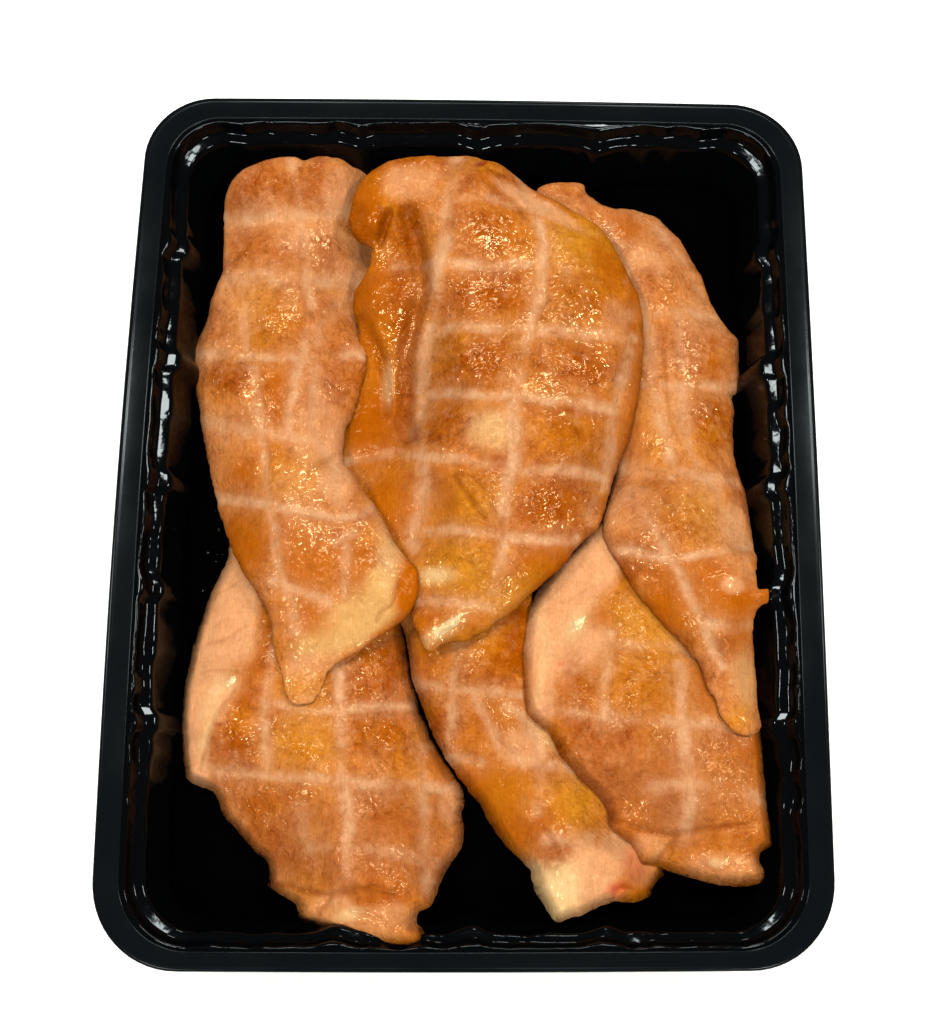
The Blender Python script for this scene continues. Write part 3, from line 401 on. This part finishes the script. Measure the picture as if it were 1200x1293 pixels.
# fine beads of meat juice on the floor and lower wall of the tray, too many to count
rnd = random.Random(4); V = []; F = []
for _ in range(100):
    side = True
    x_ = rnd.uniform(-79, -66) if side else rnd.uniform(55, 76); y_ = rnd.uniform(-20, 98) if side else rnd.uniform(60, 98)
    r_ = .16 + .34 * rnd.random() ** 3; k0 = len(V); sx = rnd.uniform(.8, 1.3)
    for h_, q_ in ((0, 1), (.45, .82), (.7, .42)):
        V += [((x_ + r_ * q_ * sx * math.cos(a_ * math.pi / 4)) * MM, (y_ + r_ * q_ * math.sin(a_ * math.pi / 4)) * MM, (10.0 + r_ * h_) * MM) for a_ in range(8)]
    for j_ in range(2):
        for a_ in range(8): F.append((k0 + j_ * 8 + a_, k0 + j_ * 8 + (a_ + 1) % 8, k0 + j_ * 8 + 8 + (a_ + 1) % 8, k0 + j_ * 8 + 8 + a_))
    F.append(tuple(k0 + 16 + a_ for a_ in range(8)))
M_juice = plastic('meat_juice', (.02, .014, .008), .06, .5)
beads = mesh_obj('juice_droplets', V, F, M_juice, tray); beads['kind'] = 'stuff'

# ---------- chicken ----------
G = .43      # photo brightness -> albedo under this light
def lin(r, g, b):
    f = lambda c: (c / 255 / 12.92) if c <= 10 else ((c / 255 + .055) / 1.055) ** 2.4
    return np.array([f(r), f(g), f(b)]) * G
COL = {'base': lin(206, 116, 22), 'brown': lin(166, 76, 2), 'net': lin(222, 166, 120), 'tan': lin(222, 168, 100), 'blood': lin(214, 74, 44), 'flesh': lin(230, 164, 112), 'dull': lin(188, 112, 60), 'yellow': lin(208, 136, 34),
       'orange': lin(188, 96, 6), 'amber': lin(180, 90, 6), 'cream': lin(234, 194, 136), 'white': lin(230, 196, 146), 'red': lin(140, 38, 20)}
FLOOR = 10.4

def build_fillet(S, tops, label):
    e_r, _ = top_raster(S, tops)
    step = .62
    O = catmull(S['outline'], step)
    # small irregularities of the cut edge
    s = np.arange(len(O)) * step
    T = np.roll(O, -1, 0) - np.roll(O, 1, 0); T /= np.linalg.norm(T, axis=1)[:, None] + 1e-9
    Nn = np.stack([T[:, 1], -T[:, 0]], 1)                    # clockwise outline -> inward
    j = .34 * fbm(O[:, 0], O[:, 1], 4, 3, S['seed']) + .17 * vnoise(O[:, 0] / 1.1, O[:, 1] / 1.1, S['seed'] + 5)
    O = O + Nn * j[:, None]
    A, B = O, np.roll(O, -1, 0)
    rings = []
    for off in (.07, .25, .6, 1.1, 1.7):
        q = O + Nn * off; d = seg_dist(q, A, B); ok = (d > off * .85) & inside(q, O); rings.append(q[ok])
    x0, y0 = O.min(0); x1, y1 = O.max(0)
    gs = .62; gx, gy = np.meshgrid(np.arange(x0, x1, gs), np.arange(y0, y1, gs * .866)); gx = gx + (np.arange(gx.shape[0]) % 2)[:, None] * gs * .5
    g = np.stack([gx.ravel(), gy.ravel()], 1); g = g[inside(g, O)]; d = seg_dist(g, A, B); g = g[d > 2.1]
    P = np.concatenate([O] + rings + [g]); nO = len(O)
    vv, ee, ff, ov, oe, of = delaunay_2d_cdt([Vector(p) for p in P.tolist()], [(i, (i + 1) % nO) for i in range(nO)], [], 1, 1e-5)
    P2 = np.array([v[:] for v in vv]); F = [tuple(f) for f in ff]
    isb = np.array([any(k < nO for k in o) for o in ov])
    cb = seg_dist(P2, A, B); d = np.where(isb, 0, cb)
    e = sample(e_r, P2)
    x, y = P2[:, 0], P2[:, 1]; sd = S['seed']
    prof = edge_prof(d, S['k']); th = .80 * idw(P2, S['thick'])
    z = e + th * prof
    inn = np.clip(d / 4, 0, 1)
    # colour fields
    wx = x + 1.3 * fbm(x, y, 9, 2, sd + 1); wy = y + 1.3 * fbm(x, y, 9, 2, sd + 2)
    C = np.tile(COL['base'], (len(x), 1)); tex = np.ones(len(x)) * .55; relief = np.zeros(len(x)); wet = np.zeros(len(x)); tend = []
    def mix(c, w):
        w = np.clip(w, 0, 1)[:, None]; C[:] = C * (1 - w) + c * w
    mot = fbm(x, y, 7, 4, sd + 3, .6)
    mix(COL['brown'], .46 + 1.0 * mot)
    mix(COL['yellow'], S['amber'] + .5 * fbm(x, y, 22, 3, sd + 70, .6))
    mix(COL['flesh'], S['pale'] + .5 * fbm(x, y, 13, 4, sd + 4, .6))
    for bx, by, rx, ry, ang, kind, st in S['blob']:
        a = math.radians(ang); dx, dy = wx - bx, wy - by
        if rx < 4 or ry < 4: dx, dy = x - bx + .25 * (wx - x), y - by + .25 * (wy - y)
        u = (dx * math.cos(a) + dy * math.sin(a)) / rx; v = (-dx * math.sin(a) + dy * math.cos(a)) / ry
        r2 = u * u + v * v; w = np.exp(-(r2 ** (3.2 if kind in ('tan', 'flesh') else 1.6)) * .55) * st
        if kind == 'bump': relief += 1.3 * np.exp(-r2) * st; wet += .9 * np.exp(-r2 * .6) * st * (st < 1); continue
        if kind == 'dent': relief -= 2.2 * np.exp(-r2) * st; continue
        if kind == 'brown':
            w = w * (.72 + .9 * fbm(x, y, 4.5, 4, sd + 6, .65)); tex = tex + .5 * np.clip(w, 0, 1)
        elif kind in ('orange', 'cream', 'flesh', 'white', 'tan', 'amber', 'dull'):
            w = w * (.9 + .25 * mot); tex = tex * (1 - .8 * np.clip(w, 0, 1))
        if kind == 'white': tend.append((bx, by, rx, ry, a)); mix(COL['cream'], np.exp(-(((dx * math.cos(a) + dy * math.sin(a)) / (rx * 1.35)) ** 2 + ((-dx * math.sin(a) + dy * math.cos(a)) / (ry * 1.7)) ** 2) ** 1.3) * .75); continue
        mix(COL[kind], w * (.62 if kind == 'yellow' else 1))
    dap = fbm(x, y, 2.4, 2, sd + 80, .6)
    mix(COL['brown'] * .8, np.clip((dap - .12) * 2.6, 0, 1) * np.clip(tex - .25, 0, 1) * .38)
    mix(COL['flesh'], np.clip((-dap - .16) * 2.6, 0, 1) * np.clip(tex - .2, 0, 1) * .32)
    p = P2; groove = np.zeros(len(x)); pale = np.zeros(len(x))
    wob = np.stack([.5 * fbm(x, y, 6, 3, sd + 8, .7), .5 * fbm(x, y, 6, 3, sd + 9, .7)], 1)
    for k, (w, st, poly) in enumerate(S['net']):
        q = catmull(poly, 2.0, closed=False); dn = seg_dist(p + wob, q[:-1], q[1:])
        w = w * 1.36
        var = np.clip(.82 + 1.0 * fbm(x, y, 9, 3, sd + 20 + k, .6), .12, 1.1)
        pale = np.maximum(pale, st * var * np.exp(-(dn / (w * 1.05)) ** 2.6))
        pale = np.maximum(pale, .35 * st * var * np.exp(-(dn / (w * 2.2)) ** 2))
        groove = np.maximum(groove, st * np.exp(-(dn / (w * 1.15)) ** 2) * (.75 + .25 * var))
    pale *= (.90 + .5 * fbm(x, y, 2.6, 3, sd + 50, .7))
    mix(COL['net'], pale * .86)
    tex = tex * (1 - .75 * np.clip(pale, 0, 1))
    crease = np.zeros(len(x))
    for w, dep, poly in S['crease']:
        q = catmull(poly, 1.0, closed=False); dc = seg_dist(p + wob * .7, q[:-1], q[1:])
        crease = np.maximum(crease, dep * np.exp(-(dc / w) ** 2))
    mix(COL['brown'] * .75, np.clip(crease, 0, 1) * .55)
    wet = S['gloss'] * np.clip(wet * .75 + .02 + .72 * tex * np.clip(.22 + 2.3 * fbm(x, y, 9, 2, sd + 60), 0, 1), .05, 1)
    # relief: soft lumps, wrinkles between the net lines, muscle fibres
    relief += .75 * fbm(x, y, 17, 3, sd + 10) + .38 * fbm(x, y, 5.5, 2, sd + 11)
    ca, sa = math.cos(1.35), math.sin(1.35); fx = x * ca + y * sa; fy = -x * sa + y * ca
    relief += .10 * vnoise(fx / 5.5, fy / 1.25, sd + 12)
    relief += np.clip(tex, 0, 1.1) * (.17 * (1 - 2 * np.abs(fbm(x, y, 2.6, 2, sd + 13))) + .12 * vnoise(x / 1.35, y / 1.35, sd + 14))
    relief += -.5 * groove - 1.15 * crease
    z = z + relief * np.clip(d / 3.2, 0, 1) ** .8
    # even out the ridge of narrow ends
    E = np.array(ee); 
    for _ in range(2):
        acc = np.zeros(len(z)); cnt = np.zeros(len(z)); np.add.at(acc, E[:, 0], z[E[:, 1]]); np.add.at(acc, E[:, 1], z[E[:, 0]])
        np.add.at(cnt, E[:, 0], 1); np.add.at(cnt, E[:, 1], 1)
        z = np.where(isb, z, .72 * z + .28 * acc / np.maximum(cnt, 1))
    # underside: coarse, shares the outline
    bidx = np.where(isb)[0]
    gx, gy = np.meshgrid(np.arange(x0, x1, 4.), np.arange(y0, y1, 4.)); gb = np.stack([gx.ravel(), gy.ravel()], 1)
    gb = gb[inside(gb, O)]; gb = gb[seg_dist(gb, A, B) > 2.5]
    rb = O + Nn * 1.2; ok = (seg_dist(rb, A, B) > 1.0) & inside(rb, O); rb = rb[ok][::2]
    PB = np.concatenate([O, rb, gb]); vb, eb, fb, ob, _, _ = delaunay_2d_cdt([Vector(q) for q in PB.tolist()], [(i, (i + 1) % nO) for i in range(nO)], [], 1, 1e-5)
    PB2 = np.array([v[:] for v in vb])
    o2top = {}
    for i in bidx:
        for k in ov[i]:
            if k < nO: o2top[k] = i
    V = [(a * MM, b * MM, max(c, FLOOR) * MM) for a, b, c in zip(x, y, z)]
    remap = {}; db = seg_dist(PB2, A, B); eb_ = sample(e_r, PB2)
    colB = []
    for i, q in enumerate(PB2):
        on = [k for k in ob[i] if k < nO and k in o2top]
        if on: remap[i] = o2top[on[0]]; continue
        remap[i] = len(V); V.append((q[0] * MM, q[1] * MM, max(FLOOR, eb_[i] - 2.3 * min(1, db[i] / 1.0) - 2.6 * min(1, db[i] / 6)) * MM)); colB.append(COL['orange'])
    FF = F + [tuple(remap[k] for k in f[::-1]) for f in fb]
    FF = [f for f in FF if len(set(f)) == len(f)]
    o = mesh_obj('chicken_fillet', V, FF, M_meat)
    me = o.data; ca_ = me.color_attributes.new('Col', 'FLOAT_COLOR', 'POINT')
    Call = np.concatenate([np.clip(C, 0, 1), np.array(colB).reshape(-1, 3)]); Call = np.concatenate([Call, np.ones((len(Call), 1))], 1)
    ca_.data.foreach_set('color', Call.ravel().astype(np.float32))
    ta = me.attributes.new('Tex', 'FLOAT', 'POINT'); ta.data.foreach_set('value', np.concatenate([np.clip(tex, 0, 1), np.zeros(len(colB))]).astype(np.float32))
    ta = me.attributes.new('Wet', 'FLOAT', 'POINT'); ta.data.foreach_set('value', np.concatenate([wet, np.zeros(len(colB))]).astype(np.float32))
    o['label'] = label; o['category'] = 'chicken fillet'; o['group'] = 'net-marked smoked chicken fillets in the tray'
    kd = KDTree(len(P2))
    for i_, q_ in enumerate(P2): kd.insert((q_[0], q_[1], 0), i_)
    kd.balance()
    for bx, by, rx, ry, a in tend:                           # pale tendon streaks lying in the flesh
        V = []; CC = []; n1, n2 = 36, 7
        for r_ in range(n2 + 1):
            for k_ in range(n1):
                th_ = 2 * math.pi * k_ / n1; rr = r_ / n2
                rag = 1 + .22 * float(vnoise(np.array([math.cos(th_) * 2.2 + bx]), np.array([math.sin(th_) * 2.2 + by]), 3)[0])
                u, v = rx * rr * rag * math.cos(th_), ry * rr * rag * math.sin(th_) * (1.15 - .3 * math.cos(th_))
                qx, qy = bx + u * math.cos(a) - v * math.sin(a), by + u * math.sin(a) + v * math.cos(a)
                near = kd.find_n((qx, qy, 0), 5); wz = [1 / (d_ + .15) for _, _, d_ in near]
                zz = sum(w_ * z[i_] for w_, (_, i_, _) in zip(wz, near)) / sum(wz)
                V.append((qx * MM, qy * MM, (zz + .30 * (1 - rr ** 2.0) - .13) * MM))
                CC.append(tuple(COL['white'] * (1 - .8 * rr ** 2) + COL['cream'] * .8 * rr ** 2) + (1,))
        F_ = [(r_ * n1 + k_, r_ * n1 + (k_ + 1) % n1, (r_ + 1) * n1 + (k_ + 1) % n1, (r_ + 1) * n1 + k_)[::-1] for r_ in range(n2) for k_ in range(n1)]
        td = mesh_obj('tendon', V, F_, M_meat, o); td['label'] = 'pale cream tendon streak'
        c2 = td.data.color_attributes.new('Col', 'FLOAT_COLOR', 'POINT'); c2.data.foreach_set('color', np.array(CC, np.float32).ravel())
        for nm, vl in (('Tex', .25), ('Wet', .5)):
            t2 = td.data.attributes.new(nm, 'FLOAT', 'POINT'); t2.data.foreach_set('value', np.full(len(V), vl, np.float32))
    return o

LABELS = {
    'A': 'long smoked chicken fillet in the upper left with a pale cream tapered lower end',
    'B': 'largest, topmost smoked fillet, tray centre, with a curled upper left corner',
    'C': 'long smoked chicken fillet draped along the right wall of the tray',
    'D': 'broad smoked fillet in the lower left with smooth pale flesh along its left side',
    'E': 'narrow smoked fillet in the lower middle ending in a cream tip with a red spot',
    'F': 'broad smoked fillet in the lower right corner, its pale top beneath the right-hand fillet'}
tops = {}
for key in ('D', 'E', 'F', 'C', 'B', 'A'):
    build_fillet(FILLETS[key], tops, LABELS[key])
